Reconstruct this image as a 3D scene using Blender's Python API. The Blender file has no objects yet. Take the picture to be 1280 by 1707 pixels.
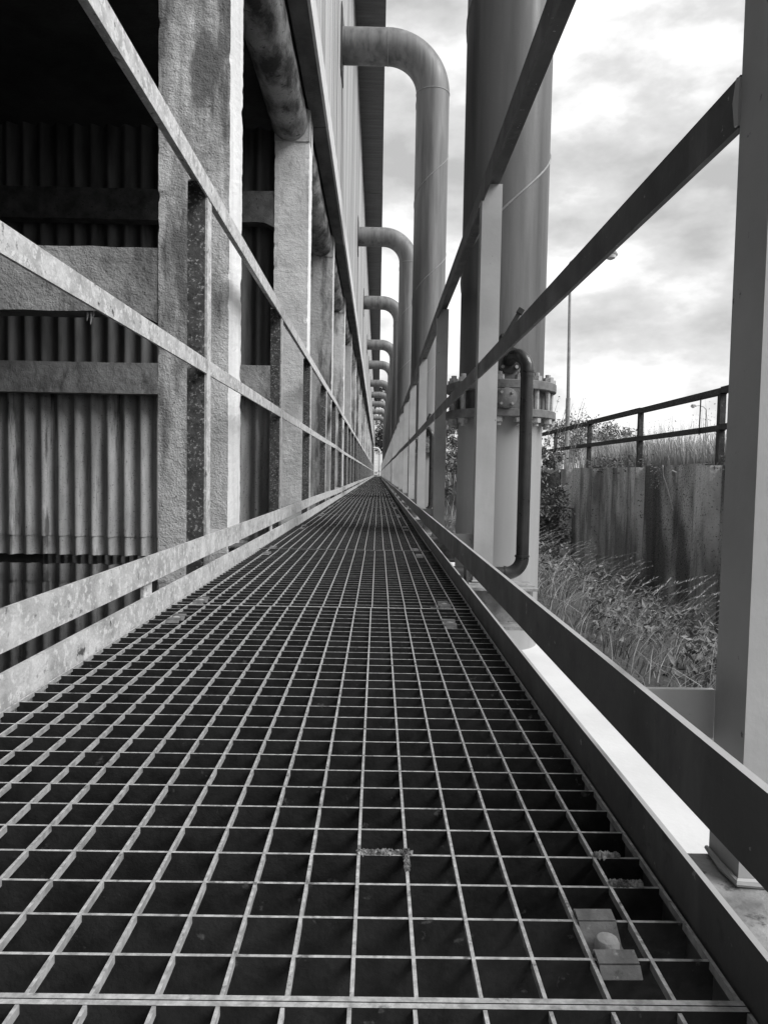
import bpy, math, random
from mathutils import Vector, Matrix, noise
random.seed(7)
S = bpy.context.scene
COL = S.collection
PI = math.pi

# ------------------------------------------------------------------ camera
H = 0.28                       # lens height above the grating (grating top is z = 0)
RHO, FPX = 0.018, 1200.0       # roll, focal length in pixels of a 1280 x 1707 picture
a_ = -10*math.cos(RHO)-63.5*math.sin(RHO)
b_ = 63.5*math.cos(RHO)-10*math.sin(RHO)
th = math.atan(b_/FPX)
psi = math.atan(-a_*math.cos(th)/FPX)
Fv = Vector((math.sin(psi)*math.cos(th), math.cos(psi)*math.cos(th), -math.sin(th)))
R0 = Vector((math.cos(psi), -math.sin(psi), 0))
U0 = R0.cross(Fv)
Rv = R0*math.cos(RHO)+U0*math.sin(RHO)
Uv = U0*math.cos(RHO)-R0*math.sin(RHO)
cd = bpy.data.cameras.new('camera')
cd.sensor_fit = 'VERTICAL'
cd.sensor_height = 36.0
cd.lens = FPX/1707*36
cd.clip_start, cd.clip_end = 0.02, 3000
cam = bpy.data.objects.new('camera', cd)
COL.objects.link(cam)
m = Matrix.Identity(4)
for i in range(3):
    m[i][0], m[i][1], m[i][2] = Rv[i], Uv[i], -Fv[i]
m[2][3] = H
cam.matrix_world = m
S.camera = cam

# ------------------------------------------------------------------ world, sun, exposure
SUN_EL, SUN_AZ = math.radians(43), math.radians(117)   # azimuth from +Y clockwise: to the right, a little behind
W = bpy.data.worlds.new('World')
S.world = W
W.use_nodes = True
nt = W.node_tree
nt.nodes.clear()
def wn(t): return nt.nodes.new(t)
out = wn('ShaderNodeOutputWorld'); bg = wn('ShaderNodeBackground')
sky = wn('ShaderNodeTexSky'); sky.sky_type = 'NISHITA'; sky.sun_disc = False
sky.sun_elevation = SUN_EL; sky.sun_rotation = SUN_AZ
bw = wn('ShaderNodeRGBToBW'); nt.links.new(sky.outputs[0], bw.inputs[0])
tc = wn('ShaderNodeTexCoord'); sp = wn('ShaderNodeSeparateXYZ'); nt.links.new(tc.outputs['Generated'], sp.inputs[0])
def wm(op, a, b):
    n = wn('ShaderNodeMath'); n.operation = op
    for k, v in enumerate((a, b)):
        if isinstance(v, (int, float)): n.inputs[k].default_value = v
        else: nt.links.new(v, n.inputs[k])
    return n.outputs[0]
cb = wn('ShaderNodeCombineXYZ'); nt.links.new(sp.outputs[0], cb.inputs[0]); nt.links.new(sp.outputs[1], cb.inputs[1]); nt.links.new(wm('MULTIPLY', sp.outputs[2], 2.1), cb.inputs[2])
n1 = wn('ShaderNodeTexNoise'); n1.inputs['Scale'].default_value = 4.3; n1.inputs['Detail'].default_value = 12; n1.inputs['Roughness'].default_value = .54; n1.inputs['Distortion'].default_value = 0.0
nt.links.new(cb.outputs[0], n1.inputs['Vector'])
rmp = wn('ShaderNodeValToRGB')
e = rmp.color_ramp.elements
e[0].position = .36; e[0].color = (.52, .52, .52, 1)
e[1].position = .62; e[1].color = (1.14, 1.14, 1.14, 1)
k_ = e.new(.49); k_.color = (.76, .76, .76, 1); k2 = e.new(.545); k2.color = (.97, .97, .97, 1)
nt.links.new(n1.outputs[0], rmp.inputs[0])
cl = wm('MULTIPLY', rmp.outputs[0], 9.4)
mixv = wm('ADD', wm('MULTIPLY', cl, .88), wm('MULTIPLY', bw.outputs[0], .12))
nt.links.new(mixv, bg.inputs[0])
bg.inputs[1].default_value = 0.068
nt.links.new(bg.outputs[0], out.inputs[0])
sd = bpy.data.lights.new('sun', 'SUN'); sd.energy = 2.2; sd.angle = math.radians(38); sd.color = (1, 1, 1)
sun = bpy.data.objects.new('sun', sd); COL.objects.link(sun)
dv = Vector((math.sin(SUN_AZ)*math.cos(SUN_EL), math.cos(SUN_AZ)*math.cos(SUN_EL), math.sin(SUN_EL)))
sun.rotation_euler = dv.to_track_quat('Z', 'Y').to_euler()
sun.location = dv*60
vs = S.view_settings
vs.view_transform = 'Standard'; vs.look = 'None'; vs.gamma = 1; vs.exposure = 0.84; vs.use_curve_mapping = False

# ------------------------------------------------------------------ materials (all grey: the photograph is black and white)
MATS = {}
def mat(name, lo, hi, scale=6, stretch=(1, 1, 1), ramp=(.35, .65), rough=.7, metal=0, spots=None, stain=None, bump=None, bump2=None, spec=.5, det=6):
    """lo..hi grey by noise in world position; spots=(grey, scale, lo, hi); stain=(grey, scale, stretch, lo, hi, strength); bump=(scale, distance, strength)"""
    M = bpy.data.materials.new(name); M.use_nodes = True
    t = M.node_tree; P = t.nodes['Principled BSDF']; L = t.links
    g = t.nodes.new('ShaderNodeNewGeometry')
    def coords(st):
        mp = t.nodes.new('ShaderNodeMapping'); mp.inputs['Scale'].default_value = st
        L.new(g.outputs['Position'], mp.inputs[0]); return mp.outputs[0]
    def nz(sc, st, det=6, ro=.6):
        n = t.nodes.new('ShaderNodeTexNoise'); n.inputs['Scale'].default_value = sc; n.inputs['Detail'].default_value = det; n.inputs['Roughness'].default_value = ro
        L.new(coords(st), n.inputs['Vector']); return n.outputs[0]
    def rng(v, a, b, c=0., d=1.):
        n = t.nodes.new('ShaderNodeMapRange'); n.inputs[1].default_value = a; n.inputs[2].default_value = b; n.inputs[3].default_value = c; n.inputs[4].default_value = d
        L.new(v, n.inputs[0]); return n.outputs[0]
    def mixf(fac, a, b):
        n = t.nodes.new('ShaderNodeMix'); n.data_type = 'FLOAT'
        L.new(fac, n.inputs[0])
        for k, v in ((2, a), (3, b)):
            if isinstance(v, (int, float)): n.inputs[k].default_value = v
            else: L.new(v, n.inputs[k])
        return n.outputs[0]
    v = rng(nz(scale, stretch, det), ramp[0], ramp[1], lo, hi)
    if stain:
        gr, sc, st, a, b, k = stain
        v = mixf(rng(nz(sc, st, 5, .65), a, b, 0, k), v, gr)
    if spots:
        for (gr, sc, a, b) in (spots if isinstance(spots, list) else [spots]):
            v = mixf(rng(nz(sc, (1, 1, 1), 8, .65), a, b), v, gr)
    c = t.nodes.new('ShaderNodeCombineColor')
    for k in range(3): L.new(v, c.inputs[k])
    L.new(c.outputs[0], P.inputs['Base Color'])
    P.inputs['Metallic'].default_value = metal
    P.inputs['Specular IOR Level'].default_value = spec
    L.new(rng(nz(scale*3, stretch), .3, .7, max(rough-.1, 0.02), min(rough+.12, 1)), P.inputs['Roughness'])
    last = None
    for bb in (bump, bump2):
        if bb:
            n = t.nodes.new('ShaderNodeBump'); n.inputs['Distance'].default_value = bb[1]; n.inputs['Strength'].default_value = bb[2] if len(bb) > 2 else 1
            L.new(nz(bb[0], (1, 1, 1), 5, .55), n.inputs['Height'])
            if last: L.new(last, n.inputs['Normal'])
            last = n.outputs[0]
    if last: L.new(last, P.inputs['Normal'])
    MATS[name] = M
    return M
mat('galv', .30, .58, 16, rough=.65, spots=[(.62, 70, .52, .60), (.16, 52, .60, .68), (.07, 20, .66, .70)], bump=(160, .0016, .9))
mat('galv_rust', .04, .10, 30, rough=.8, spots=[(.36, 120, .57, .62), (.02, 40, .6, .66)], bump=(110, .002, .9))
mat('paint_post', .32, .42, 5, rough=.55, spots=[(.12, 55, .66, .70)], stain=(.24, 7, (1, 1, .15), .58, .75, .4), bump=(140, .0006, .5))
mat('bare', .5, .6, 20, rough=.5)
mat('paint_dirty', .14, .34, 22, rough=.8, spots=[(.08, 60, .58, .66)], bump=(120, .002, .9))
mat('paint', .04, .075, 5, rough=.55, spots=[(.25, 75, .66, .69), (.035, 28, .62, .68)], stain=(.24, 7, (1, 1, .15), .58, .75, .5), bump=(140, .0006, .5))  # rails and toe board darkened: shade on hall-facing sides put into the colour
mat('paint_dark', .2, .3, 8, rough=.6, spots=[(.12, 30, .66, .72)], bump=(140, .0008, .5))
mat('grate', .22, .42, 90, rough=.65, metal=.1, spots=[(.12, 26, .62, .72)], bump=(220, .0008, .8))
mat('grate_dark', .010, .026, 40, rough=.8, spec=.25, spots=[(.10, 60, .64, .72)], bump=(220, .0008, .8))  # near-black bar sides: shade inside the cells put into the colour
mat('grate_worn', .30, .60, 150, rough=.5, metal=.2, spots=[(.14, 60, .58, .66)], bump=(220, .0006, .8))  # foot wear plus light from above, both put into the bar-top colour
mat('stucco', .50, .66, 3, rough=.9, stain=(.08, 5.5, (1, 1, .2), .46, .60, .85), spots=[(.07, 90, .60, .68)], bump=(130, .0038, 1), bump2=(30, .007, .7))
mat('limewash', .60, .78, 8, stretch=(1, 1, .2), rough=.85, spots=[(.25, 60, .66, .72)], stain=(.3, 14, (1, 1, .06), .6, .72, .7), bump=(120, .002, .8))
mat('stucco_clean', .54, .68, 4, rough=.9, stain=(.2, 9, (1, 1, .3), .56, .7, .6), spots=[(.12, 80, .64, .72)], bump=(130, .0038, 1), bump2=(26, .008, .7))
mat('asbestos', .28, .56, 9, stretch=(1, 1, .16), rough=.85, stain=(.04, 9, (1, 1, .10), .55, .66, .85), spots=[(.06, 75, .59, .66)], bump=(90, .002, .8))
mat('asbestos_black', .06, .16, 7, stretch=(1, 1, .16), rough=.9, bump=(90, .002, .8))  # upper sheets: shade high in the bay put into the colour
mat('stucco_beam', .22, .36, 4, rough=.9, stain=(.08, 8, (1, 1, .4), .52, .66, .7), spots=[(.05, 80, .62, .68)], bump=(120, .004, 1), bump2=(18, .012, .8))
mat('stucco_sooty', .04, .11, 7, rough=.95, spots=[(.03, 50, .58, .66)], bump=(120, .003, .9))  # upper beams: lack of light under the ledge put into the colour
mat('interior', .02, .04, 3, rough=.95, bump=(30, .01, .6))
mat('ledge', .06, .13, 5, stretch=(1, .5, 1), rough=.9, bump=(40, .006, .8))
mat('lip', .04, .34, 6, stretch=(1, .5, 1.5), ramp=(.4, .62), rough=.85, spots=[(.05, 22, .58, .66)], bump=(50, .006, 1))
mat('flash', .5, .6, 6, rough=.6)
mat('clad', .34, .50, 3, stretch=(1, 1, .03), rough=.6, stain=(.10, 5, (1, 1, .01), .52, .60, .7))
mat('eave', .13, .2, 4, stretch=(.3, 3, 1), rough=.9, bump=(30, .01, .6))
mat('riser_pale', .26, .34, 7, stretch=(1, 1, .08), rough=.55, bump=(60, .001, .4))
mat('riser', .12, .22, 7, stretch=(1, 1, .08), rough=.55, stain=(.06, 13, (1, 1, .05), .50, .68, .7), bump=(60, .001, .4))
mat('weld', .2, .28, 20, rough=.6)
mat('clipsteel', .09, .19, 60, rough=.75, spots=[(.32, 90, .6, .7), (.04, 70, .6, .7)], bump=(200, .001, .9))
mat('flange', .10, .18, 18, rough=.7, spots=[(.08, 30, .62, .70)], bump=(90, .002, .8))
mat('bolt', .26, .42, 50, rough=.7, bump=(150, .002, .8))
mat('plastic', .02, .034, 8, rough=.33)
mat('black', .015, .025, 8, rough=.6)
mat('slab', .60, .68, 3, rough=.85, spots=[(.4, 60, .72, .76)], bump=(60, .002, .5))
mat('oldwall', .16, .76, 1.3, stretch=(1, 1, .5), ramp=(.44, .60), rough=.95, det=2.5, spots=[(.03, 40, .55, .62), (.4, 70, .68, .72)], stain=(.04, 1.8, (1, 1, .13), .54, .66, .7), bump=(55, .012, 1), bump2=(14, .02, .6))
mat('oldwall_pale', .34, .78, 2.2, stretch=(1, 1, .3), ramp=(.42, .58), rough=.95, det=3, spots=[(.06, 34, .58, .66)], stain=(.03, 3.5, (1, 1, .1), .52, .66, .8), bump=(55, .010, 1), bump2=(14, .02, .5))
mat('rustfence', .03, .06, 20, rough=.9, spots=[(.16, 40, .6, .68)], bump=(80, .004, 1))
mat('soil', .04, .08, 6, rough=1, bump=(20, .03, 1))
mat('treefar', .14, .24, 1, rough=.9, spec=.1)  # paler leaves: distance haze put into the colour
mat('grassA', .08, .20, 2.5, rough=.8, spec=.2)
mat('grassB', .24, .44, 2.5, rough=.8, spec=.2)
mat('meadow', .28, .48, 1.2, rough=.8, spec=.2)
mat('leaf', .09, .25, 9, rough=.55, spec=.35)
mat('leafdark', .045, .09, 1.2, rough=.7, spec=.2)
mat('bark', .06, .12, 8, stretch=(1, 1, .2), rough=.9)
mat('lampgrey', .2, .3, 4, rough=.5)
mat('white', .6, .7, 6, rough=.6)
mat('moss', .10, .45, 60, rough=1, bump=(120, .004, 1))
mat('drip', .4, .6, 40, rough=.8)
for nm in ('grassA', 'grassB', 'meadow', 'leaf', 'leafdark'):
    MATS[nm].node_tree.nodes['Principled BSDF'].inputs['Specular IOR Level'].default_value = .2
# water: dark still basin
wmt = bpy.data.materials.new('water'); wmt.use_nodes = True
P = wmt.node_tree.nodes['Principled BSDF']; P.inputs['Base Color'].default_value = (.008, .008, .008, 1); P.inputs['Roughness'].default_value = .03; P.inputs['IOR'].default_value = 1.33
bn = wmt.node_tree.nodes.new('ShaderNodeBump'); tn = wmt.node_tree.nodes.new('ShaderNodeTexNoise'); tn.inputs['Scale'].default_value = 6
bn.inputs['Distance'].default_value = .002; bn.inputs['Strength'].default_value = .4
gg = wmt.node_tree.nodes.new('ShaderNodeNewGeometry'); wmt.node_tree.links.new(gg.outputs['Position'], tn.inputs['Vector'])
wmt.node_tree.links.new(tn.outputs[0], bn.inputs['Height']); wmt.node_tree.links.new(bn.outputs[0], P.inputs['Normal'])
MATS['water'] = wmt

# ------------------------------------------------------------------ helpers
_o1 = ['', 'first', 'second', 'third', 'fourth', 'fifth', 'sixth', 'seventh', 'eighth', 'ninth', 'tenth', 'eleventh', 'twelfth', 'thirteenth', 'fourteenth', 'fifteenth', 'sixteenth', 'seventeenth', 'eighteenth', 'nineteenth']
def ordn(k):
    if k < 20: return _o1[k]
    t, u = divmod(k, 10)
    if u == 0: return ['', '', 'twentieth', 'thirtieth', 'fortieth', 'fiftieth', 'sixtieth'][t]
    return ['', '', 'twenty', 'thirty', 'forty', 'fifty', 'sixty'][t]+'-'+_o1[u]
class MB:
    def __init__(s): s.v = []; s.f = []
    def box(s, x0, x1, y0, y1, z0, z1):
        n = len(s.v)
        s.v += [(x, y, z) for z in (z0, z1) for y in (y0, y1) for x in (x0, x1)]
        s.f += [tuple(n+i for i in q) for q in ((0, 2, 3, 1), (4, 5, 7, 6), (0, 1, 5, 4), (2, 6, 7, 3), (0, 4, 6, 2), (1, 3, 7, 5))]
        return s
    def hexa(s, p):          # 8 points in box order (x fastest, then y, then z)
        n = len(s.v); s.v += [tuple(q) for q in p]
        s.f += [tuple(n+i for i in q) for q in ((0, 2, 3, 1), (4, 5, 7, 6), (0, 1, 5, 4), (2, 6, 7, 3), (0, 4, 6, 2), (1, 3, 7, 5))]
        return s
    def quad(s, *p):
        n = len(s.v); s.v += [tuple(q) for q in p]; s.f.append(tuple(range(n, n+len(p)))); return s
    def tube(s, path, r, seg=16, cap=True):
        path = [Vector(p) for p in path]
        rr = r if isinstance(r, (list, tuple)) else [r]*len(path)
        n0 = len(s.v)
        t0 = (path[1]-path[0]).normalized()
        u = t0.orthogonal().normalized()
        for i, p in enumerate(path):
            t = (path[min(i+1, len(path)-1)]-path[max(i-1, 0)]).normalized()
            u = (u-t*u.dot(t)).normalized(); w = t.cross(u)
            for k in range(seg):
                an = 2*PI*k/seg
                s.v.append(tuple(p+(u*math.cos(an)+w*math.sin(an))*rr[i]))
        for i in range(len(path)-1):
            for k in range(seg):
                A = n0+i*seg+k; B = n0+i*seg+(k+1) % seg
                s.f.append((A, B, B+seg, A+seg))
        if cap:
            s.f.append(tuple(n0+k for k in range(seg))[::-1])
            s.f.append(tuple(n0+(len(path)-1)*seg+k for k in range(seg)))
        return s
    def disc(s, c, axis, r, h, seg=24):
        c = Vector(c); a = Vector(axis).normalized()
        return s.tube([c, c+a*h], r, seg)
    def build(s, name, mt, parent=None, smooth=False, loc=None):
        me = bpy.data.meshes.new(name)
        if parent is not None and loc is None:
            pl = wloc(parent)
            vv = [(x-pl[0], y-pl[1], z-pl[2]) for x, y, z in s.v]
        else: vv = s.v
        me.from_pydata(vv, [], s.f); me.materials.append(MATS[mt])
        if smooth:
            me.polygons.foreach_set('use_smooth', [True]*len(me.polygons))
            try: me.set_sharp_from_angle(angle=math.radians(40))
            except Exception: pass
        me.update()
        o = bpy.data.objects.new(name, me); COL.objects.link(o)
        if parent is not None: o.parent = parent
        if loc is not None: o.location = loc
        return o
def worn_lit(o):  # top faces take the brighter tone of wear and painted light
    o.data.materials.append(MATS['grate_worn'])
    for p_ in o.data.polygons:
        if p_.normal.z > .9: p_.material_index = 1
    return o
def lit_top(o, s):        # upper face in the lighter post tone: skylight put into the colour
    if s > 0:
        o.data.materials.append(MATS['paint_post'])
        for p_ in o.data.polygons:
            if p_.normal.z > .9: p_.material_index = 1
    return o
def wloc(o):
    v = Vector(o.location)
    while o.parent: o = o.parent; v = v+Vector(o.location)
    return v
def tag(o, label=None, cat=None, group=None, kind=None):
    if label: o['label'] = label
    if cat: o['category'] = cat
    if group: o['group'] = group
    if kind: o['kind'] = kind
    return o
def thing(name, loc, label, cat, group=None):
    o = bpy.data.objects.new(name, None); COL.objects.link(o); o.location = loc; o.empty_display_size = .2
    return tag(o, label, cat, group)
def clone(o, parent, loc=None, name=None):      # one object sharing mesh data
    c = o.copy(); COL.objects.link(c); c.parent = parent
    if loc is not None: c.location = loc
    return c
def clone_tree(o, parent=None):
    c = o.copy(); COL.objects.link(c); c.parent = parent
    for ch in list(o.children): clone_tree(ch, c)
    return c
def arc(c, u, w, r, a0, a1, n):
    c, u, w = Vector(c), Vector(u), Vector(w)
    return [c+(u*math.cos(a0+(a1-a0)*i/n)+w*math.sin(a0+(a1-a0)*i/n))*r for i in range(n+1)]
def rnd(a, b): return random.uniform(a, b)

Y_END = 72.0
WX0, WX1 = -.430, .203                        # walkway between its edge angles
# ------------------------------------------------------------------ ground, slab, water
def gz(x, y):
    """ground height"""
    wig = .05*noise.noise((x*.5, y*.5, 0))
    if x < -.2: low = -1.25
    elif x < .95: low = -.62
    else:
        t = min((x-.95)/2.3, 1); low = -.50-.70*t*t*(3-2*t)+wig
    up = .43+.012*max(0, min(x-3.6, 40))+wig*.6
    up += .3*noise.noise((x*.03, y*.03, 5)) if x > 8 else 0
    edge = 3.62 if y < 12.9 else max(1.4, 3.62-.9*(y-12.9))
    wid = .06 if y < 12.9 else min(.06+.5*(y-12.9), 1.6)
    t = max(0, min((x-edge+wid*.5)/wid, 1))
    return low*(1-t)+up*t
xs = [-900, -300, -80, -30, -10, -7, -.21, -.19, .2, .93, .97]+[1+.16*i for i in range(1, 16)]+[3.56, 3.60, 3.64, 3.68]+[3.9+.4*i for i in range(12)]+[10, 13, 17, 23, 30, 40, 60, 90, 150, 300, 900]
ys = [-300, -60, -20, -8, -4, -2]+[-1+.5*i for i in range(30)]+[14.5, 15.5, 17, 19, 22, 26, 31, 38, 46, 56, 66, 74, 84, 100, 130, 180, 260, 500, 1200]
g = MB()
for y in ys:
    for x in xs: g.v.append((x, y, gz(x, y)))
nx = len(xs)
for j in range(len(ys)-1):
    for i in range(nx-1):
        g.f.append((j*nx+i, j*nx+i+1, (j+1)*nx+i+1, (j+1)*nx+i))
tag(g.build('ground', 'soil', smooth=True), kind='structure')
tag(MB().box(-.2, .92, -40, Y_END+1, -.75, -.51).build('pavement', 'slab'), kind='structure')
tag(MB().quad((-7, -40, -.535), (-.38, -40, -.535), (-.38, Y_END, -.535), (-7, Y_END, -.535)).build('water', 'water'), kind='structure')
bwl = MB().box(-.379, -.204, -40, Y_END, -1.2, -.16).build('basin_wall', 'interior')
tag(bwl, 'dark low concrete basin wall hidden under the grating walkway', 'wall')

# ------------------------------------------------------------------ hall
XC, CW, CDP, CY0, CSP = -.63, .295, .27, 3.04, 3.25     # column face, width, depth, first visible, spacing
XCL = -.513                                             # cladding plane
ZL = 3.07+H                                             # ledge underside
ZE = 7.72+H                                             # eave underside
hall = thing('cooling_hall', (-3.5, 36, -.9), 'long industrial cooling hall with open concrete bays below pale ribbed metal cladding', 'building')
def colmesh(nz_, seed, chip):
    b = MB()
    n = 8
    per = []
    for k in range(n): per.append((-CW/2+CW*k/n, -CDP/2))
    for k in range(n): per.append((CW/2, -CDP/2+CDP*k/n))
    for k in range(n): per.append((CW/2-CW*k/n, CDP/2))
    for k in range(n): per.append((-CW/2, CDP/2-CDP*k/n))
    z0, z1 = -1.0, ZL
    for j in range(nz_+1):
        z = z0+(z1-z0)*j/nz_
        for q, (x, y) in enumerate(per):
            cnr = (q % n == 0)
            d = .0012*noise.noise((x*14+seed, y*14, z*5))+.0018*noise.noise((x*50+seed, y*50, z*45))
            if cnr: d -= .0015+chip*max(0, noise.noise((seed, q*3.1, z*16))-.12)+.25*chip*max(0, noise.noise((seed+9, q*3.1, z*4))-.3)
            l = math.hypot(x, y)
            b.v.append((x+x/l*d, y+y/l*d, z))
    m_ = len(per)
    for j in range(nz_):
        for k in range(m_):
            b.f.append((j*m_+k, j*m_+(k+1) % m_, (j+1)*m_+(k+1) % m_, (j+1)*m_+k))
    return b
hl = wloc(hall)
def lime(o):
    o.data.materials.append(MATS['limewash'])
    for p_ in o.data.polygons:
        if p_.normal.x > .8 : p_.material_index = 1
    return o
cols = []
ncol = int((Y_END-CY0)/CSP)+1
variants = [lime(colmesh(340, s_, .015).build('column', 'stucco' if s_ % 2 == 0 else 'stucco_clean', hall, loc=(0, 0, 0))) for s_ in (0, 1, 2)]
for k in range(-12, ncol):
    y = CY0+CDP/2+CSP*k
    vi = 0 if k <= 0 else (1 if k == 1 else 2 if k == 2 else (k % 3))
    L_ = Vector((XC-CW/2, y, 0))-hl
    if k == 0: o = variants[0]; o.location = L_
    elif k == 1: o = variants[1]; o.location = L_
    elif k == 2: o = variants[2]; o.location = L_
    else: o = clone(variants[vi], hall, L_)
    cols.append(o)
# small collar band on each column head
cb0 = MB().box(-.02, CW+.004-.02, -.006, CDP, 0, .27).build('column_head', 'stucco', hall, loc=(0, 0, 0))
for i, k in enumerate(range(1, ncol)):
    L_ = Vector((XC-CW+.018, CY0+CSP*k-.004, 2.81+H))-hl
    o = cb0 if i == 0 else clone(cb0, hall)
    o.location = L_
# transverse beams with plaster haunch where they meet the column
def beammesh(z0, z1, seed):
    b = MB(); n = 60; x0, x1 = -6.6, XC-CW+.01
    rows = [(-.11, z0), (-.11, (z0*2+z1)/3), (-.11, (z0+2*z1)/3), (-.11, z1), (.02, z1), (.02, z0)]
    for i in range(n+1):
        x = x0+(x1-x0)*i/n
        hz = .05*max(0, 1-(x1-x)/.10)
        for (yy, z) in rows:
            d = .006*noise.noise((x*9+seed, z*12, yy*9))
            zz_ = z+(.008*noise.noise((x*7, seed, 1)) if z in (z0, z1) else 0)-(hz if z == z0 else 0)
            b.v.append((x, yy+d*(1 if yy < 0 else -1), zz_))
    for i in range(n):
        for k in range(6):
            b.f.append((i*6+k, (i+1)*6+k, (i+1)*6+(k+1) % 6, i*6+(k+1) % 6))
    return b
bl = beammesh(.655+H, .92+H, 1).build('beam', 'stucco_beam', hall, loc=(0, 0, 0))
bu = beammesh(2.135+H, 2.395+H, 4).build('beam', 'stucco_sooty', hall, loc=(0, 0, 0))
first = True
for k in range(-1, ncol):
    for src in (bl, bu):
        L_ = Vector((0, CY0+CDP/2+CSP*k-.02, 0))-hl
        o = src if k == -1 else clone(src, hall)
        o.location = L_
# lime drips hanging under the first open beam
bA = [o for o in hall.children if o.name.startswith('beam') and abs((o.location.y+hl.y)-(CY0+CDP/2-.02)) < .01][0]
for (dx, ln) in ((-1.03, .05), (-1.10, .018), (-1.205, .03), (-1.215, .055), (-1.23, .04), (-1.6, .03), (-1.85, .045), (-.96, .02)):
    z = .66+H
    MB().tube([(dx, CY0+.03, z+.01), (dx+.002, CY0+.03, z-ln*.5), (dx-.001, CY0+.03, z-ln)], [.006, .004, .0012], 6).build('lime_drip', 'drip', bA)
# corrugated partitions at every second frame
PITCH = .146
def sheetmesh(z0, z1, npitch, seed, dy=0):
    b = MB(); n = npitch*14+3; nzz = max(2, int((z1-z0)/.12))
    for j in range(nzz+1):
        for i in range(n+1):
            x = -i*PITCH/14
            z = z0+(z1-z0)*j/nzz
            if j == 0: z += .012*noise.noise((x*9, seed, 0))+.006*noise.noise((x*40, seed, 0))
            b.v.append((x, .031*math.cos(2*PI*x/PITCH)+dy, z))
    for j in range(nzz):
        for i in range(n):
            A = j*(n+1)+i
            b.f.append((A, A+n+1, A+n+2, A+1))
    return b
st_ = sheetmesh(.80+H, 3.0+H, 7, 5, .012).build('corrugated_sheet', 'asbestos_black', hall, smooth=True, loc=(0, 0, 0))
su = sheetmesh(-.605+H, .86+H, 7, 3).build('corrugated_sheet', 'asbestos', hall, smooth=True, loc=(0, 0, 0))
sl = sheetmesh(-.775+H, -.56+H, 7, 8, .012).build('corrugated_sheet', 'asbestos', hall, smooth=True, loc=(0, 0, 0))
f1 = True
for k in range(1, ncol, 2):
    for c in range(5 if k < 4 else 2):
        for src in (su, sl, st_):
            L_ = Vector((XC-CW+.06-c*7*PITCH, CY0+CSP*k+.175+.006*(c % 2), 0))-hl
            o = src if f1 else clone(src, hall)
            o.location = L_
        f1 = False
# round lip beams between the columns
lp = MB()
nseg = 24
for i in range(31):
    y = (CSP-CDP)*i/30
    for k in range(nseg):
        an = 2*PI*k/nseg
        rr = .155+.006*noise.noise((math.cos(an)*2, math.sin(an)*2, y*4))
        lp.v.append((rr*math.cos(an), y, rr*math.sin(an)))
for i in range(30):
    for k in range(nseg):
        lp.f.append((i*nseg+k, i*nseg+(k+1) % nseg, (i+1)*nseg+(k+1) % nseg, (i+1)*nseg+k))
lpo = lp.build('lip_beam', 'lip', hall, smooth=True, loc=(0, 0, 0))
for i, k in enumerate(range(-1, ncol-1)):
    o = lpo if i == 0 else clone(lpo, hall)
    o.location = Vector((-.80, CY0+CDP+CSP*k, 2.965+H))-hl
# ledge, flashing, cladding, eave, enclosing walls
lg = MB().box(0, .13, 0, CSP-.012, 0, .10).build('ledge_slab', 'ledge', hall, loc=(0, 0, 0))
fl = MB().box(0, .022, 0, CSP-.006, .0, .235).box(-.03, .0, 0, CSP-.006, .229, .235).build('flashing', 'flash', hall, loc=(0, 0, 0))
for i, k in enumerate(range(-13, ncol)):
    y = CY0+CSP*k+.3
    a = lg if i == 0 else clone(lg, hall); a.location = Vector((-.642, y, ZL))-hl
    a = fl if i == 0 else clone(fl, hall); a.location = Vector((XCL-.0005+rnd(-.002, .002), y, ZL-.004+rnd(-.003, .003)))-hl
RP, NR = .30, 3
c = MB(); zc0, zc1 = ZL+.275, ZE+.1
prof = []
for r_ in range(NR):
    y = r_*RP
    prof += [(0, y), (0, y+.12), (.022, y+.125), (.022, y+.295)]
prof.append((0, NR*RP+.012))
for (x, y) in prof: c.v += [(x-.022, y, zc0), (x-.022, y, zc1)]
for i in range(len(prof)-1): c.f.append((2*i, 2*i+2, 2*i+3, 2*i+1))
cs = c.build('cladding_sheet', 'clad', hall, loc=(0, 0, 0))
i = 0; y = -40.0
while y < Y_END:
    a = cs if i == 0 else clone(cs, hall); a.location = Vector((XCL+rnd(-.004, .004), y, rnd(-.004, .004)))-hl
    y += NR*RP; i += 1
ev = MB().box(0, .58, 0, CSP-.012, 0, .22).build('eave_slab', 'eave', hall, loc=(0, 0, 0))
for i, k in enumerate(range(-13, ncol)):
    a = ev if i == 0 else clone(ev, hall); a.location = Vector((XCL-.08+.01+rnd(-.006, .006), CY0+CSP*k+1, ZE+rnd(-.006, .006)))-hl
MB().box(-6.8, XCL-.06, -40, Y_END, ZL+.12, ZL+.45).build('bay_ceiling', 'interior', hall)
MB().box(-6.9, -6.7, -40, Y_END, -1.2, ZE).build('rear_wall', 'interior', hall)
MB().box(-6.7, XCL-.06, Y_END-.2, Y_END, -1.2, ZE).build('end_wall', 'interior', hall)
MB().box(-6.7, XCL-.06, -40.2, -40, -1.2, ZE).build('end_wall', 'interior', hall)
MB().box(-6.9, XCL-.08, -40.2, Y_END, ZE+.25, ZE+.35).build('roof', 'eave', hall)

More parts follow.
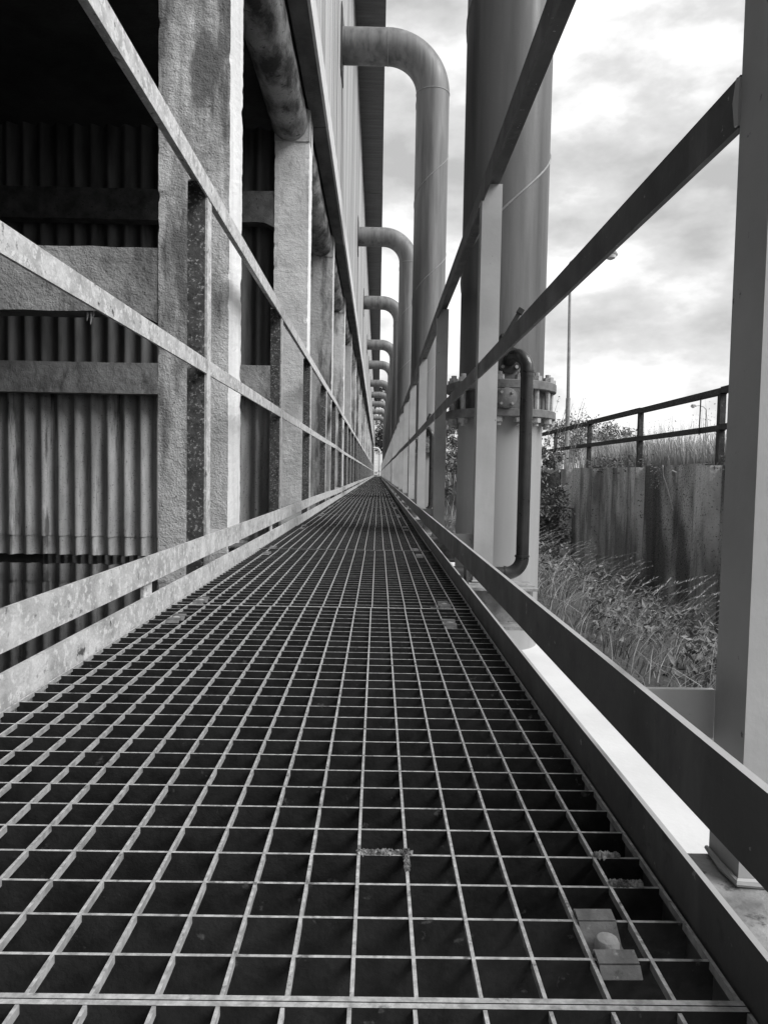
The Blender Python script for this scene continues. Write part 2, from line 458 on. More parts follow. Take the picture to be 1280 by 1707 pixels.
# ------------------------------------------------------------------ walkway frame
frame = thing('walkway_frame', (-.11, 0, -.1), 'welded steel frame with upright edge angles carrying the walkway gratings', 'frame')
NS = int(Y_END/1.6)
def wav(y, s): return .006*noise.noise((y*.22, s, 0))*min(1, y/6) if y > 0 else 0
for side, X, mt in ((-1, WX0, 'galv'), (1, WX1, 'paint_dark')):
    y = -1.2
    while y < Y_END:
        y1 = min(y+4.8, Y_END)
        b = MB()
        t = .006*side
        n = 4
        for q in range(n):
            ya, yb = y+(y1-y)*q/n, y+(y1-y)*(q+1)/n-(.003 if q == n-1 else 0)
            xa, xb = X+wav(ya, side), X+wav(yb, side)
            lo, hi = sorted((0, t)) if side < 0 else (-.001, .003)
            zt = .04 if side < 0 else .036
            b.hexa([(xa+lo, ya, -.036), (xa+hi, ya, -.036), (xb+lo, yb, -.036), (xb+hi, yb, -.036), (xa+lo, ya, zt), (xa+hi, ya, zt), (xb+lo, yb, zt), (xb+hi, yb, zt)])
        lit_top(b.build('edge_angle', 'galv' if side < 0 else 'paint', frame), side)
        y = y1
ob = MB().box(-.27, .57, 0, .15, -.008, 0).box(-.27, .57, .07, .08, -.11, -.0085).box(-.27, .57, 0, .15, -.12, -.1105)
obo = ob.build('cross_beam', 'paint_dirty', frame, loc=(0, 0, 0))
for k in range(NS):
    a = obo if k == 0 else clone(obo, frame)
    a.location = Vector((-.11, .444+1.58*k, -.0375))-wloc(frame)
bk = MB().box(-.27, .0, 0, .16, -.008, 0).box(-.27, 0, .075, .083, -.1, -.0085)
bko = bk.build('bracket', 'galv_rust', frame, loc=(0, 0, 0))
for k in range(ncol):
    a = bko if k == 0 else clone(bko, frame)
    a.location = Vector((WX0-.008, CY0+.02+CSP*k, -.04))-wloc(frame)

# ------------------------------------------------------------------ guard rails
def guard(side, X, XT, y0, sp, label, mp, mt, mpost):
    g = thing('guard_rail', (X, 0, 0), label, 'railing')
    gl = wloc(g)
    n = int((Y_END-y0)/sp)
    s = side
    offs = [(.010*noise.noise((k*.7, s*3, 1))+rnd(-.003, .003), .009*noise.noise((k*.6, s*5, 7))+rnd(-.003, .003)) if k > 2 else (0, 0) for k in range(-1, n+2)]
    t = .006
    post = MB()
    z0, z1 = -.036, 1.13-t-.0005
    x0, x1 = sorted((0, s*t)); post.box(x0, x1, 0, .05, z0, z1)
    xa, xb = sorted((s*t*1.0, s*.058)); post.box(xa, xb, 0, t, z0, z1)
    bead = MB().tube([(s*-.002, .05, z0+.003), (s*-.003, .02, z0+.002), (s*-.002, -.003, z0+.003), (s*.03, -.004, z0+.002), (s*.06, -.003, z0+.003)], [.002, .0032, .0032, .004, .003], 7)
    beads = [bead,
             MB().tube([(-s*.001, -.002, .287+H), (-s*.0015, -.002, .306+H), (-s*.001, -.002, .325+H)], [.0025, .004, .0025], 7),
             MB().tube([(-s*.001, .052, .287+H), (-s*.0015, .052, .306+H), (-s*.001, .052, .325+H)], [.0025, .004, .0025], 7),
             MB().tube([(-s*.0008, .0, 1.075), (-s*.001, .026, 1.0735), (-s*.0008, .05, 1.075)], [.0022, .0036, .0022], 7)]
    gus = MB(); xg, xh = sorted((0, XT-X-s*-0.006)); gus.box(xg-.0, xh, .0505, .0565, .062, .103)
    po = None
    for k in range(-1, n+1):
        y = y0+sp*k
        if y < -1.2: continue
        ox, oz = offs[k+1]
        L_ = Vector((X+ox+s*.0015, y, oz))-gl
        if po is None:
            po = post.build('post', mpost, g, loc=L_); bds = [q.build('weld_bead', mpost, po, loc=(0, 0, 0)) for q in beads]; gu = gus.build('toe_bracket', mpost, g, loc=L_)
        else:
            c_ = clone(po, g, L_); [clone(q, c_) for q in bds if k < 9]; clone(gu, g, L_)
        ox2, oz2 = offs[k+2]; y2 = y+sp
        def bar(xa, xb, za, zb, ya, yb, nm, m_, wob=0):
            lo, hi = sorted((xa, xb))
            b_ = MB(); b_.hexa([(X+ox+lo, ya, za+oz), (X+ox+hi, ya, za+oz), (X+ox2+lo, yb, za+oz2), (X+ox2+hi, yb, za+oz2), (X+ox+lo, ya, zb+oz), (X+ox+hi, ya, zb+oz), (X+ox2+lo, yb, zb+oz2), (X+ox2+hi, yb, zb+oz2)])
            return b_
        b_ = bar(0, s*t, 1.13-.055, 1.13, y, y2-.001, '', mp)
        b2 = bar(s*(t+.0002), s*.05, 1.13-t, 1.13, y, y2-.001, '', mp); nv = len(b_.v); b_.v += b2.v; b_.f += [tuple(i+nv for i in f) for f in b2.f]
        b_.build('top_rail', mp, g)
        bar(s*.0005, s*.0065, .285+H, .327+H, y+.0505, y2-.001, '', mp).build('mid_rail', mp, g)
    # toe board with its short stubs
    y = -1.0; k = 0
    while y < Y_END:
        y2 = min(y+1.6, Y_END)
        f_ = lambda q: (XT+.008*noise.noise((q*.25, s*9, 0))*min(1, max(0, q-1)/4), .009*noise.noise((q*.3, s*4, 2))*min(1, max(0, q-1)/4))
        b_ = MB()
        for q in range(4):
            ya = y+(y2-y)*q/4; yb = y+(y2-y)*(q+1)/4
            (xa, za), (xb, zb) = f_(ya), f_(yb)
            lo, hi = sorted((0, s*.006))
            b_.hexa([(xa+lo, ya, .065+za), (xa+hi, ya, .065+za), (xb+lo, yb, .065+zb), (xb+hi, yb, .065+zb), (xa+lo, ya, .116+za), (xa+hi, ya, .116+za), (xb+lo, yb, .116+zb), (xb+hi, yb, .116+zb)])
        lit_top(b_.build('toe_board', mt, g), s)
        lo, hi = sorted((s*.0065, s*.0125))
        yy = y+.75 if s < 0 else y+1.1
        xq, zq = f_(yy)
        if yy > .9: MB().box(xq+lo, xq+hi, yy, yy+.05, -.034, .10+zq).build('stub', mt, g)
        y = y2
    return g
gl_ = guard(-1, -.506, WX0-.0005, 2.14, 1.62, 'mottled galvanised guard rail beside the open concrete bays of the hall', 'galv', 'galv', 'galv')
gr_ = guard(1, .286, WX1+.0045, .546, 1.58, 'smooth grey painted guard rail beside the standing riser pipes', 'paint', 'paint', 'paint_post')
# dark weathered camera side of the left posts is rust: give the posts a rust flange
for o in [c_ for c_ in gl_.children if c_.name.startswith('post')]:
    pass
rf = MB().box(-.0575, -.0065, -.0035, -.0005, -.03, 1.118).build('rusty_flange', 'galv_rust', None)
fp = True
for o in [c_ for c_ in gl_.children if c_.name.startswith('post')]:
    if fp: rf.parent = o; rf.location = (0, 0, 0); fp = False
    else: clone(rf, o, (0, 0, 0))

# ------------------------------------------------------------------ gratings
BX = [.199-.0347*i for i in range(19)]
SEAM, PL = .367, 1.126
NC = 29
def longbar(): return MB().box(-.0011, .0011, .004, PL-.004, -.0052, 0)
def crossbar(): return MB().box(BX[-1]-.0016, BX[0]+.0016, -.0011, .0011, -.032, -.0007)
def endbar(): return MB().box(BX[-1]-.0015, BX[0]+.0015, -.0018, .0018, -.03, 0.0006)
npan = int((Y_END-SEAM)/PL)
lb0 = cb1 = eb0 = None
far = None
for p in range(-1, npan):
    y0 = SEAM+PL*p
    if p == -1: lab = 'steel grating section before the lichen-crusted one, across the wide double joint bar'
    elif p == 0: lab = 'steel grating section with pale lichen crusts on its bars'
    else: lab = 'steel grating section of the walkway, %s past the lichen-crusted one' % ordn(p)
    dx = 0 if p <= 0 else rnd(-.0025, .0025)
    dz = 0 if p <= 0 else rnd(-.0015, .0015)
    near = p < 5
    pan = thing('steel_grating', (-.11+dx, y0, dz), lab, 'grating', 'gratings laid end to end along the walkway')
    if near:
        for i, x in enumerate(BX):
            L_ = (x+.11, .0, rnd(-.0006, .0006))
            if lb0 is None: lb0 = worn_lit(longbar().build('long_rod', 'grate', pan, loc=L_)); o = lb0
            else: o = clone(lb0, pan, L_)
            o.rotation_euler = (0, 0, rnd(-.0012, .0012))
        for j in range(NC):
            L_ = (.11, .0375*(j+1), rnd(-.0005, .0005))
            if cb1 is None: cb1 = worn_lit(crossbar().build('bearing_bar', 'grate_dark', pan, loc=L_)); o = cb1
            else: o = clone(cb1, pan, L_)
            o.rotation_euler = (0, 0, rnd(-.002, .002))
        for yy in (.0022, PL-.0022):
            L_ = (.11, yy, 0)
            if eb0 is None: eb0 = worn_lit(endbar().build('end_bar', 'grate_dark', pan, loc=L_))
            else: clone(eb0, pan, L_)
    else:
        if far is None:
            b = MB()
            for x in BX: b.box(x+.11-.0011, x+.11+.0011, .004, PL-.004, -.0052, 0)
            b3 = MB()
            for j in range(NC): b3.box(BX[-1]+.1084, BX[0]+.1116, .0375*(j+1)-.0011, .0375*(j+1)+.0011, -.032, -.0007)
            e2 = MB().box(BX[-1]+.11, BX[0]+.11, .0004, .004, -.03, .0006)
            far = tag(worn_lit(b.build('long_rods', 'grate', pan, loc=(0, 0, 0))), kind='stuff'); fx = tag(worn_lit(b3.build('bearing_bars', 'grate_dark', pan, loc=(0, 0, 0))), kind='stuff'); fe = worn_lit(e2.build('end_bar', 'grate_dark', pan, loc=(0, 0, 0))); clone(fe, pan, (0, PL-.0044, 0))
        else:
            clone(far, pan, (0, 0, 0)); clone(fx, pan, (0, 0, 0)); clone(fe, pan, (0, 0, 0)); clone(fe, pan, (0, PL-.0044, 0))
# saddle clips
def clipthing():
    t = thing('grating_clip', (0, 0, 0), 'small weathered saddle clip with round bolt head hooked over grating bars near a joint', 'clip', 'saddle clips along the grating joints')
    b = MB()
    w = .0118
    pr = [(-.0265, -.0055), (-.0215, -.0005), (-.0125, .0016), (-.0105, -.0095), (.0075, -.0095), (.0185, -.0005), (.0275, .0012), (.029, -.003)]
    th_ = .0018
    for i in range(len(pr)-1):
        (ya, za), (yb, zb) = pr[i], pr[i+1]
        d = Vector((yb-ya, zb-za)).normalized(); nrm = (-d.y*th_, d.x*th_)
        pts = []
        for (zo) in (0, 1):
            for (yy, zz_) in ((ya, za), (yb, zb)):
                for x in (-w, w): pts.append((x, yy+nrm[0]*zo, zz_+nrm[1]*zo))
        b.hexa(pts)
    b.build('saddle', 'clipsteel', t, loc=(0, 0, 0))
    MB().tube([(0, -.001, -.010), (0, -.001, -.0005), (0, -.001, .0022), (0, -.001, .0034)], [.0075, .0075, .0062, .003], 14).build('bolt_head', 'bolt', t, smooth=True, loc=(0, 0, 0))
    return t
ct = clipthing(); fc = True
for p in range(0, 13):
    ysm = SEAM+PL*p
    for (x, dy) in ((.143, .053), (.146, -.143), (-.382, .052), (-.382, -.133)):
        if ysm+dy < .38: continue
        o = ct if fc else clone_tree(ct)
        fc = False
        gi = p if dy > 0 else p-1
        o['label'] = 'weathered saddle clip, %s, on the %s end of the %s' % ('hall side' if x < 0 else 'pipe side', 'near' if dy > 0 else 'far', 'lichen-crusted grating' if gi == 0 else '%s grating past the lichen' % ordn(gi))
        jt = 0 if p == 0 else .006; o.location = (x+rnd(-jt, jt), ysm+dy+rnd(-jt, jt), 0.0005); o.rotation_euler = (0, 0, rnd(-.06, .06))
# moss and lichen crusts on the bars
def tuft(loc, lx, ly, n, label):
    b = MB()
    for i in range(n):
        x, y = rnd(-lx, lx), rnd(-ly, ly)
        r = rnd(.0007, .0017)
        z = rnd(0, .002)
        k = len(b.v)
        b.v += [(x+rnd(-r, r), y+rnd(-r, r), z-.002), (x+r, y+rnd(-r, r), z), (x, y+r, z+r*.4), (x-r, y, z+r*.2), (x+rnd(-r, r)*.6, y+rnd(-r, r)*.6, z+r*1.3)]
        b.f += [(k, k+1, k+4), (k+1, k+2, k+4), (k+2, k+3, k+4), (k+3, k, k+4)]
    return tag(b.build('moss_tuft', 'moss', None, loc=loc), label, 'moss')
tuft((.010, .518, 0), .020, .0015, 260, 'pale lichen crust along a bearing bar, widest of three crusts')
tuft((.0255, .508, 0), .0014, .013, 150, 'thin pale lichen crust running down one long rod')
tuft((.174, .518, 0), .009, .002, 150, 'dark moss tuft on a bearing bar beside the right edge angle')
tuft((.176, .481, 0), .011, .002, 180, 'dark moss tuft near a saddle clip and the edge angle')
tuft((.130, 1.495, 0), .014, .003, 80, 'moss caught in the joint between two grating panels')

# ------------------------------------------------------------------ riser pipes
RX, RR, RZ0, RZA, RB = .57, .196, -.52, 5.03+H, .54
risers_y = [3.41, 8.77, 15.6, 21.5, 28.4, 33.6, 40.4, 46.2, 52.2, 58.7, 65.3]
def riser():
    t = thing('riser_pipe', (RX, 3.41, RZ0), '', 'pipe', 'riser pipes bending into the hall')
    o = Vector((RX, 3.41, 0))
    zs = .27+H
    P = lambda x, y, z: o+Vector((x, y, z))
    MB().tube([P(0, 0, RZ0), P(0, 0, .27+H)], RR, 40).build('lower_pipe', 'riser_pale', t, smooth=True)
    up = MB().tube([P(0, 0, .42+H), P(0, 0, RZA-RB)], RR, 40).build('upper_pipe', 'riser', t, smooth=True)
    el = MB().tube(arc(P(-RB, 0, RZA-RB), (1, 0, 0), (0, 0, 1), RB, 0, PI/2, 20), RR+.001, 40, cap=False).build('elbow', 'riser', t, smooth=True)
    MB().tube([P(-RB, 0, RZA), P(XCL-RX+.005, 0, RZA)], RR, 40).build('arm', 'riser', t, smooth=True)
    cw = MB().box(RX+XCL-RX+.002, RX+XCL-RX+.012, 3.41-.24, 3.41+.24, RZA-.36, RZA+.36).build('wall_collar', 'black', t)
    for (c_, ax) in ((P(0, 0, RZA-RB), (0, 0, 1)), (P(-RB, 0, RZA), (1, 0, 0))):
        c_ = Vector(c_); ax = Vector(ax)
        MB().tube([c_-ax*.005, c_+ax*.005], RR+.0045, 40).build('weld_ring', 'weld', el, smooth=True)
    # spiral weld
    for (z0, z1, par, ph) in ((.44+H, RZA-RB-.05, up, .5),):
        path = []
        n = int((z1-z0)/1.15*40)
        for i in range(n+1):
            an = ph+2*PI*i/40; path.append(P(RR*math.cos(an), RR*math.sin(an), z0+1.15*i/40))
        MB().tube(path, .0055, 6).build('spiral_weld', 'weld', par, smooth=True)
    path = []
    for i in range(29):
        an = 3.0+2*PI*i/40; path.append(P(RR*math.cos(an), RR*math.sin(an), -.45+1.15*i/40))
    # flanged wafer valve
    for (z0, z1) in ((.262+H, .298+H), (.385+H, .424+H)):
        MB().tube([P(0, 0, z0), P(0, 0, z0+.003), P(0, 0, z1-.003), P(0, 0, z1)], [.252, .255, .255, .252], 48).build('flange_ring', 'flange', t, smooth=True)
    vb = MB().tube([P(0, 0, .298+H), P(0, 0, .385+H)], .205, 40).build('valve_body', 'flange', t, smooth=True)
    MB().box(RX-.085, RX+.075, 3.41-.252, 3.41-.15, .2985+H, .3845+H).build('valve_block', 'flange', t)
    cv = MB().tube([P(-.016, -.2525, .341+H), P(-.016, -.262, .341+H), P(-.016, -.264, .341+H)], [.045, .045, .042], 28).build('valve_cover', 'flange', t, smooth=True)
    for (ax_, az_) in ((-.024, -.024), (.024, -.024), (-.024, .024), (.024, .024)):
        MB().tube([P(-.016+ax_, -.263, .341+H+az_), P(-.016+ax_, -.270, .341+H+az_)], .0065, 6).build('cover_bolt', 'bolt', cv)
    bm = None
    for k in range(16):
        an = 2*PI*(k+.5)/16
        x, y = .230*math.cos(an), .230*math.sin(an)
        if abs(x) < .10 and y < 0: seg_ = False
        else: seg_ = True
        if bm is None:
            b = MB().tube([(0, 0, .225), (0, 0, .46)], .0125, 8)
            b.tube([(0, 0, .425), (0, 0, .446)], .022, 6); b.tube([(0, 0, .24), (0, 0, .261)], .022, 6)
            bm = b.build('bolt', 'bolt', t, loc=(x, y, H-RZ0)); q = bm
        else: q = clone(bm, t, (x, y, H-RZ0))
        q.rotation_euler = (0, 0, rnd(0, 1))
    # small dark by-pass pipe
    yb = -.36
    r = .0268
    xa = .048
    p = [P(-.004, -.19, .505+H), P(-.004, yb+.06, .505+H)]
    bp = MB().tube([P(.0, -.19, .513+H), P(.004, -.25, .513+H)], r, 16).build('by_pass_pipe', 'plastic', t, smooth=True)
    MB().tube([P(.002, -.188, .513+H), P(.002, -.205, .513+H)], .058, 24).build('blind_flange', 'plastic', bp, smooth=True)
    for q in range(4):
        an = PI/4+q*PI/2
        MB().tube([P(.002+.043*math.cos(an), -.205, .513+H+.043*math.sin(an)), P(.002+.043*math.cos(an), -.214, .513+H+.043*math.sin(an))], .008, 6).build('flange_bolt', 'bolt', bp)
    pts = [P(.004, -.25, .513+H)]+[P(.048*i/8*1.0+.0, -.25-.11*math.sin(PI/2*i/8), .513+H+.012*math.sin(PI*i/8)-.045*(1-math.cos(PI/2*i/8))) for i in range(1, 9)]+[P(.049, yb, .42+H)]
    MB().tube(pts, r*1.06, 18, cap=False).build('pipe_bend', 'plastic', bp, smooth=True)
    MB().tube([P(.049, yb, .43+H), P(.050, yb, -.345+H)], r, 18).build('down_pipe', 'plastic', bp, smooth=True)
    for zc in (.445, -.335): MB().tube([P(.049, yb, zc+H), P(.049, yb, zc-.008+H)], r*1.16, 18).build('pipe_socket', 'plastic', bp, smooth=True)
    MB().tube(arc(P(-.018, yb, -.345+H), (1, 0, 0), (0, 0, -1), .068, 0, PI/2, 10), r*1.06, 18, cap=False).build('pipe_bend', 'plastic', bp, smooth=True)
    MB().tube([P(-.018, yb, -.413+H), P(-.34, yb, -.413+H)], r, 18).build('cross_pipe', 'plastic', bp, smooth=True)
    MB().tube([P(-.018, yb, -.413+H), P(-.026, yb, -.413+H)], r*1.16, 18).build('pipe_socket', 'plastic', bp, smooth=True)
    # valve lever
    b = MB(); A, B = P(-.032, -.29, .605+H), P(.026, -.30, .708+H)
    b.tube([A, B], .013, 4); b.tube([P(.019, -.30, .695+H), P(.030, -.302, .714+H)], .019, 4)
    b.box(A.x-.02, A.x+.012, A.y-.01, A.y+.12, A.z-.018, A.z+.004)
    b.build('lever', 'black', t)
    return t
rp = riser()
ords = ['first', 'second', 'third', 'fourth', 'fifth', 'sixth', 'seventh', 'eighth', 'ninth', 'tenth', 'eleventh']
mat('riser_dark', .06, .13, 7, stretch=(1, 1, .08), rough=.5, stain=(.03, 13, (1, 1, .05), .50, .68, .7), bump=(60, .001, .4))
clones_ = []
rp['label'] = 'thick grey riser pipe with dark by-pass pipe, beside the overgrown ditch shrub'
for i in range(1, len(risers_y)):
    o = clone_tree(rp); o.location = (RX, risers_y[i], RZ0)
    clones_.append(o)
    o['label'] = 'grey riser pipe elbowing into the cladding, %s along counted from the ditch shrub' % ords[i]

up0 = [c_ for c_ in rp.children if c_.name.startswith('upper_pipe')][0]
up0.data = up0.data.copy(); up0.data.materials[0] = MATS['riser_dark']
# ------------------------------------------------------------------ retaining wall, fence
XW = 3.40
wall = thing('retaining_wall', (XW+.1, 5, -1.3), 'stained old concrete retaining wall with pilasters above the overgrown ditch', 'wall')
edges = [-1.2, .95, 3.05, 5.15, 7.3, 9.35, 11.2, 12.75]
ztop = .165*XW/3.4+H
for i in range(len(edges)-1):
    a, b2 = edges[i], edges[i+1]
    y = a+.19
    n, mz = 10, 14
    b = MB()
    for j in range(mz+1):
        z = -1.75+(ztop-.012*(i % 2)+1.75)*j/mz
        for q in range(n+1):
            yy = y+(b2-.19-y)*q/n
            b.v.append((XW+.012*noise.noise((yy*1.7, z*1.7, i)), yy, z+(.012*noise.noise((yy*2, 3, i)) if j == mz else 0)))
    nb = (n+1)*(mz+1)
    for j in range(mz):
        for q in range(n):
            A = j*(n+1)+q; b.f.append((A, A+n+1, A+n+2, A+1))
    for q in range(n+1): v_ = b.v[mz*(n+1)+q]; b.v.append((XW+.26, v_[1], v_[2]))
    for q in range(n): b.f.append((mz*(n+1)+q, nb+q, nb+q+1, mz*(n+1)+q+1))
    b.build('wall_panel', 'oldwall' if i != 5 else 'oldwall_pale', wall)
for i, e_ in enumerate(edges):
    b = MB(); w, d = .185, .12
    mz = 16
    for j in range(mz+1):
        z = -1.75+(ztop-.02+1.75)*j/mz
        dx = .006*noise.noise((e_, z*3, 0))
        ch = .012*noise.noise((e_*3, z*5, 2))
        b.v += [(XW+.2, e_-w, z), (XW-d+dx, e_-w+ch, z), (XW-d+dx, e_+w-.02+ch, z), (XW-d+.03, e_+w, z), (XW+.2, e_+w, z)]
    for j in range(mz):
        for q in range(4): b.f.append((j*5+q, j*5+q+1, (j+1)*5+q+1, (j+1)*5+q))
    b.f.append(tuple(mz*5+q for q in range(5)))
    b.build('pilaster', 'oldwall_pale', wall)
# end face of the wall
MB().box(XW+.02, XW+.26, 12.75+.18, 12.75+.2, -1.75, ztop-.03).build('wall_end', 'oldwall', wall)
fence = thing('steel_fence', (XW+.15, 5, ztop), 'rusty two-bar steel fence standing on the retaining wall', 'fence')
XF = XW+.13
fps = [.1, 2.35, 4.95, 7.45, 9.75, 12.1, 14.4, 16.8]
for y in fps:
    MB().box(XF-.03, XF+.03, y-.035, y+.035, ztop-.2 if y < 13 else .2, .905*XF/3.4+H-.03).build('post', 'rustfence', fence)
for i in range(len(fps)-1):
    for (zc, hh, nm) in ((.885, .032, 'top_rail'), (.525, .028, 'mid_rail')):
        z = zc*XF/3.4+H; dz = rnd(-.008, .008)
        MB().box(XF-.036, XF+.036, fps[i]-.035, fps[i+1]-.036, z-hh+dz, z+hh+dz).build(nm, 'rustfence', fence)
MB().tube([(XF-.04, 7.85, .87*XF/3.4+H), (XF-.045, 7.85, .47*XF/3.4+H)], .007, 6).build('hanging_rod', 'rustfence', fence)

# ------------------------------------------------------------------ plants
def blade(b, x, y, z, h, w, lean, az, seg=3, droop=.6):
    """bent tapering grass blade"""
    n = len(b.v)
    ca, sa = math.cos(az), math.sin(az)
    pa = az+rnd(-.6, .6)+PI/2
    pc, ps = math.cos(pa), math.sin(pa)
    for i in range(seg+1):
        t = i/seg
        r = lean*h*(t**1.8)
        zz_ = z+h*(t-droop*lean*t*t*.6)
        ww = w*(1-t*.92)
        b.v += [(x+ca*r-pc*ww, y+sa*r-ps*ww, zz_), (x+ca*r+pc*ww, y+sa*r+ps*ww, zz_)]
    for i in range(seg):
        k = n+2*i; b.f.append((k, k+1, k+3, k+2))
def seedhead(b, x, y, z, h, lean, az):
    blade(b, x, y, z, h, .0018, lean, az, 4)
    ca, sa = math.cos(az), math.sin(az)
    for i in range(22):
        t = .72+.30*i/22
        r = lean*h*(t**1.8); zz_ = z+h*(t-.36*lean*t*t)
        p = Vector((x+ca*r, y+sa*r, zz_))
        d = Vector((rnd(-1, 1), rnd(-1, 1), rnd(-.2, 1))).normalized()*rnd(.006, .013)
        e2 = Vector((rnd(-1, 1), rnd(-1, 1), rnd(-1, 1))).normalized()*.0025
        b.quad(p-e2, p+e2, p+d+Vector((ca, sa, .5))*.012)
def leafq(b, p, sz, up=.4):
    n = Vector((rnd(-1, 1), rnd(-1, 1), rnd(-.3, 1)+up)).normalized()
    u = n.orthogonal().normalized(); u.rotate(Matrix.Rotation(rnd(0, 6.28), 3, n)); w = n.cross(u)
    s1 = sz*rnd(.7, 1.3)
    b.quad(p-u*s1, p+w*s1*.42-u*s1*.1, p+u*s1-n*s1*.25, p-w*s1*.42-u*s1*.1)
ga, gb, gh, gw = MB(), MB(), MB(), MB()
for i in range(13000):
    y = .9+12.5*random.random()**1.25
    x = rnd(.95, 3.36)
    if y < 2.2 and x > 2.4: continue
    dn = noise.noise((x*1.6, y*1.6, 3))
    if dn < -.35: continue
    h = rnd(.11, .26)*(1+.6*dn)*(1 if x < 2.1 else .62)
    az = rnd(-.5, 1.2) if random.random() < .7 else rnd(0, 6.28)
    (blade(ga, x, y, gz(x, y)-.01, h, rnd(.002, .0042), rnd(.4, 1.3), az) if random.random() < .62 else blade(gb, x, y, gz(x, y)-.01, h*1.1, rnd(.0015, .003), rnd(.4, 1.3), az))
for i in range(420):
    y = 1.3+9*random.random()**1.2; x = rnd(1.0, 3.1)
    seedhead(gh, x, y, gz(x, y), rnd(.24, .5), rnd(.6, 1.1), rnd(-.4, .9))
for i in range(170):
    y = rnd(1.6, 11); x = rnd(1.05, 3.35)
    r = rnd(.07, .2)*(1 if x < 2.5 else .7); c_ = Vector((x, y, gz(x, y)+r*.5))
    for q in range(70):
        d = Vector((rnd(-1, 1), rnd(-1, 1), rnd(-.4, 1)))
        leafq(gw, c_+Vector((d.x*r, d.y*r, d.z*r*.9)), rnd(.012, .03))
tag(ga.build('ditch_grass', 'grassA'), 'rank drooping grass filling the ditch below the concrete wall', 'grass', kind='stuff')
tag(gb.build('dry_grass', 'grassB'), 'pale dry grass blades scattered through the ditch', 'grass', kind='stuff')
tag(gh.build('seed_heads', 'grassB'), 'feathery pale grass seed heads leaning over the ditch', 'grass', kind='stuff')
tag(gw.build('broadleaf_weeds', 'leaf'), 'low broadleaf weeds crowding among the ditch grass', 'weeds', kind='stuff')
gm = MB()
for i in range(26000):
    x = 3.72+30*random.random()**2.6
    y = rnd(4.5, 13)+ (x-3.7)*random.random()*3.2
    sc = 1+.05*(x-3.7)
    blade(gm, x, y, gz(x, y)-.02, rnd(.25, .62)*(1+.5*noise.noise((x*.8, y*.8, 0))), .004*sc, rnd(.05, .5), rnd(0, 6.28), 2)
for i in range(5000):      # beyond the wall, seen between the pipes
    x = 1.0+4*random.random(); y = 13+28*random.random()
    blade(gm, x, y, gz(x, y)-.02, rnd(.3, .7), .008, rnd(.1, .6), rnd(0, 6.28), 2)
for i in range(900):
    x = 3.75+9*random.random()**2; y = rnd(5, 16)
    h = rnd(.55, .85); blade(gm, x, y, gz(x, y)-.02, h, .006, rnd(.05, .25), rnd(0, 6.28), 3)
    for q in range(4): leafq(gm, Vector((x+rnd(-.015, .015), y+rnd(-.015, .015), gz(x, y)+h*rnd(.6, .9))), .011)
tag(gm.build('meadow_grass', 'meadow'), 'tall pale meadow grass on the bank behind the rusty fence', 'grass', kind='stuff')
# overhanging weeds on the wall head
wh = MB()
for (yc, n) in ((11.3, 260), (10.6, 260), (9.9, 150), (7.2, 60), (6.6, 120)):
    for i in range(n):
        p = Vector((XW+rnd(-.09, .22), yc+rnd(-.5, .5), ztop+rnd(-.10, .16)*(1 if n > 100 else .6)))
        leafq(wh, p, rnd(.014, .03))
tag(wh.build('wall_head_weeds', 'leaf'), 'trailing weeds creeping over the head of the retaining wall', 'weeds', kind='stuff')
# ivy runner hanging down the wall
iv = MB()
pth = [Vector((XW-.02, 8.55, ztop)), Vector((XW-.03, 8.5, ztop-.12)), Vector((XW-.025, 8.38, ztop-.26)), Vector((XW-.03, 8.25, ztop-.42)), Vector((XW-.02, 8.2, ztop-.52))]
iv.tube(pth, .006, 5); iv.tube([pth[0]+Vector((-.02, -.35, -.12)), pth[0]+Vector((-.05, -.42, -.07)), pth[0]+Vector((-.04, -.5, -.09)), pth[0]+Vector((-.03, -.48, -.2))], .010, 5)
for i in range(60):
    leafq(iv, pth[0]+Vector((-.03, rnd(-.05, .3), rnd(-.28, 0))), .012)
tag(iv.build('creeper', 'drip'), 'pale dry creeper stem hanging down the stained wall panel', 'plant')

def shrub(name, loc, rx, ry, rz, n, lsz, label, mt='leaf', seed=1, group=None, stems=5, cat='shrub'):
    t = thing(name, loc, label, cat, group)
    L_ = Vector(loc)
    st = MB(); fo = MB()
    tips = []
    for i in range(stems):
        a = rnd(0, 6.28); tip = L_+Vector((math.cos(a)*rx*.5, math.sin(a)*ry*.5, rz*rnd(1.0, 1.6)))
        st.tube([L_+Vector((rnd(-.05, .05), rnd(-.05, .05), -.05)), L_.lerp(tip, .5)+Vector((rnd(-.1, .1)*rx, rnd(-.1, .1)*ry, 0)), tip], [.022*rz, .014*rz, .004], 6)
    st.build('stem', 'bark', t)
    cl = []
    for i in range(max(8, n//110)):
        d = Vector((rnd(-1, 1), rnd(-1, 1), rnd(-1, 1)))
        if d.length > 1: d.normalize()
        cl.append((L_+Vector((d.x*rx, d.y*ry, rz*.95+d.z*rz*.95)), rnd(.16, .34)*min(rx, rz)))
    for i in range(n):
        c_, r = random.choice(cl)
        d = Vector((random.gauss(0, .5), random.gauss(0, .5), random.gauss(0, .4)))
        leafq(fo, c_+d*r, lsz)
    fo.build('foliage', mt, t)
    return t
shrub('shrub', (2.3, 10.7, -1.15), .46, .8, 1.08, 6500, .034, 'dense leafy shrub growing in the ditch at the far end of the retaining wall', stems=7)
sp2 = MB()
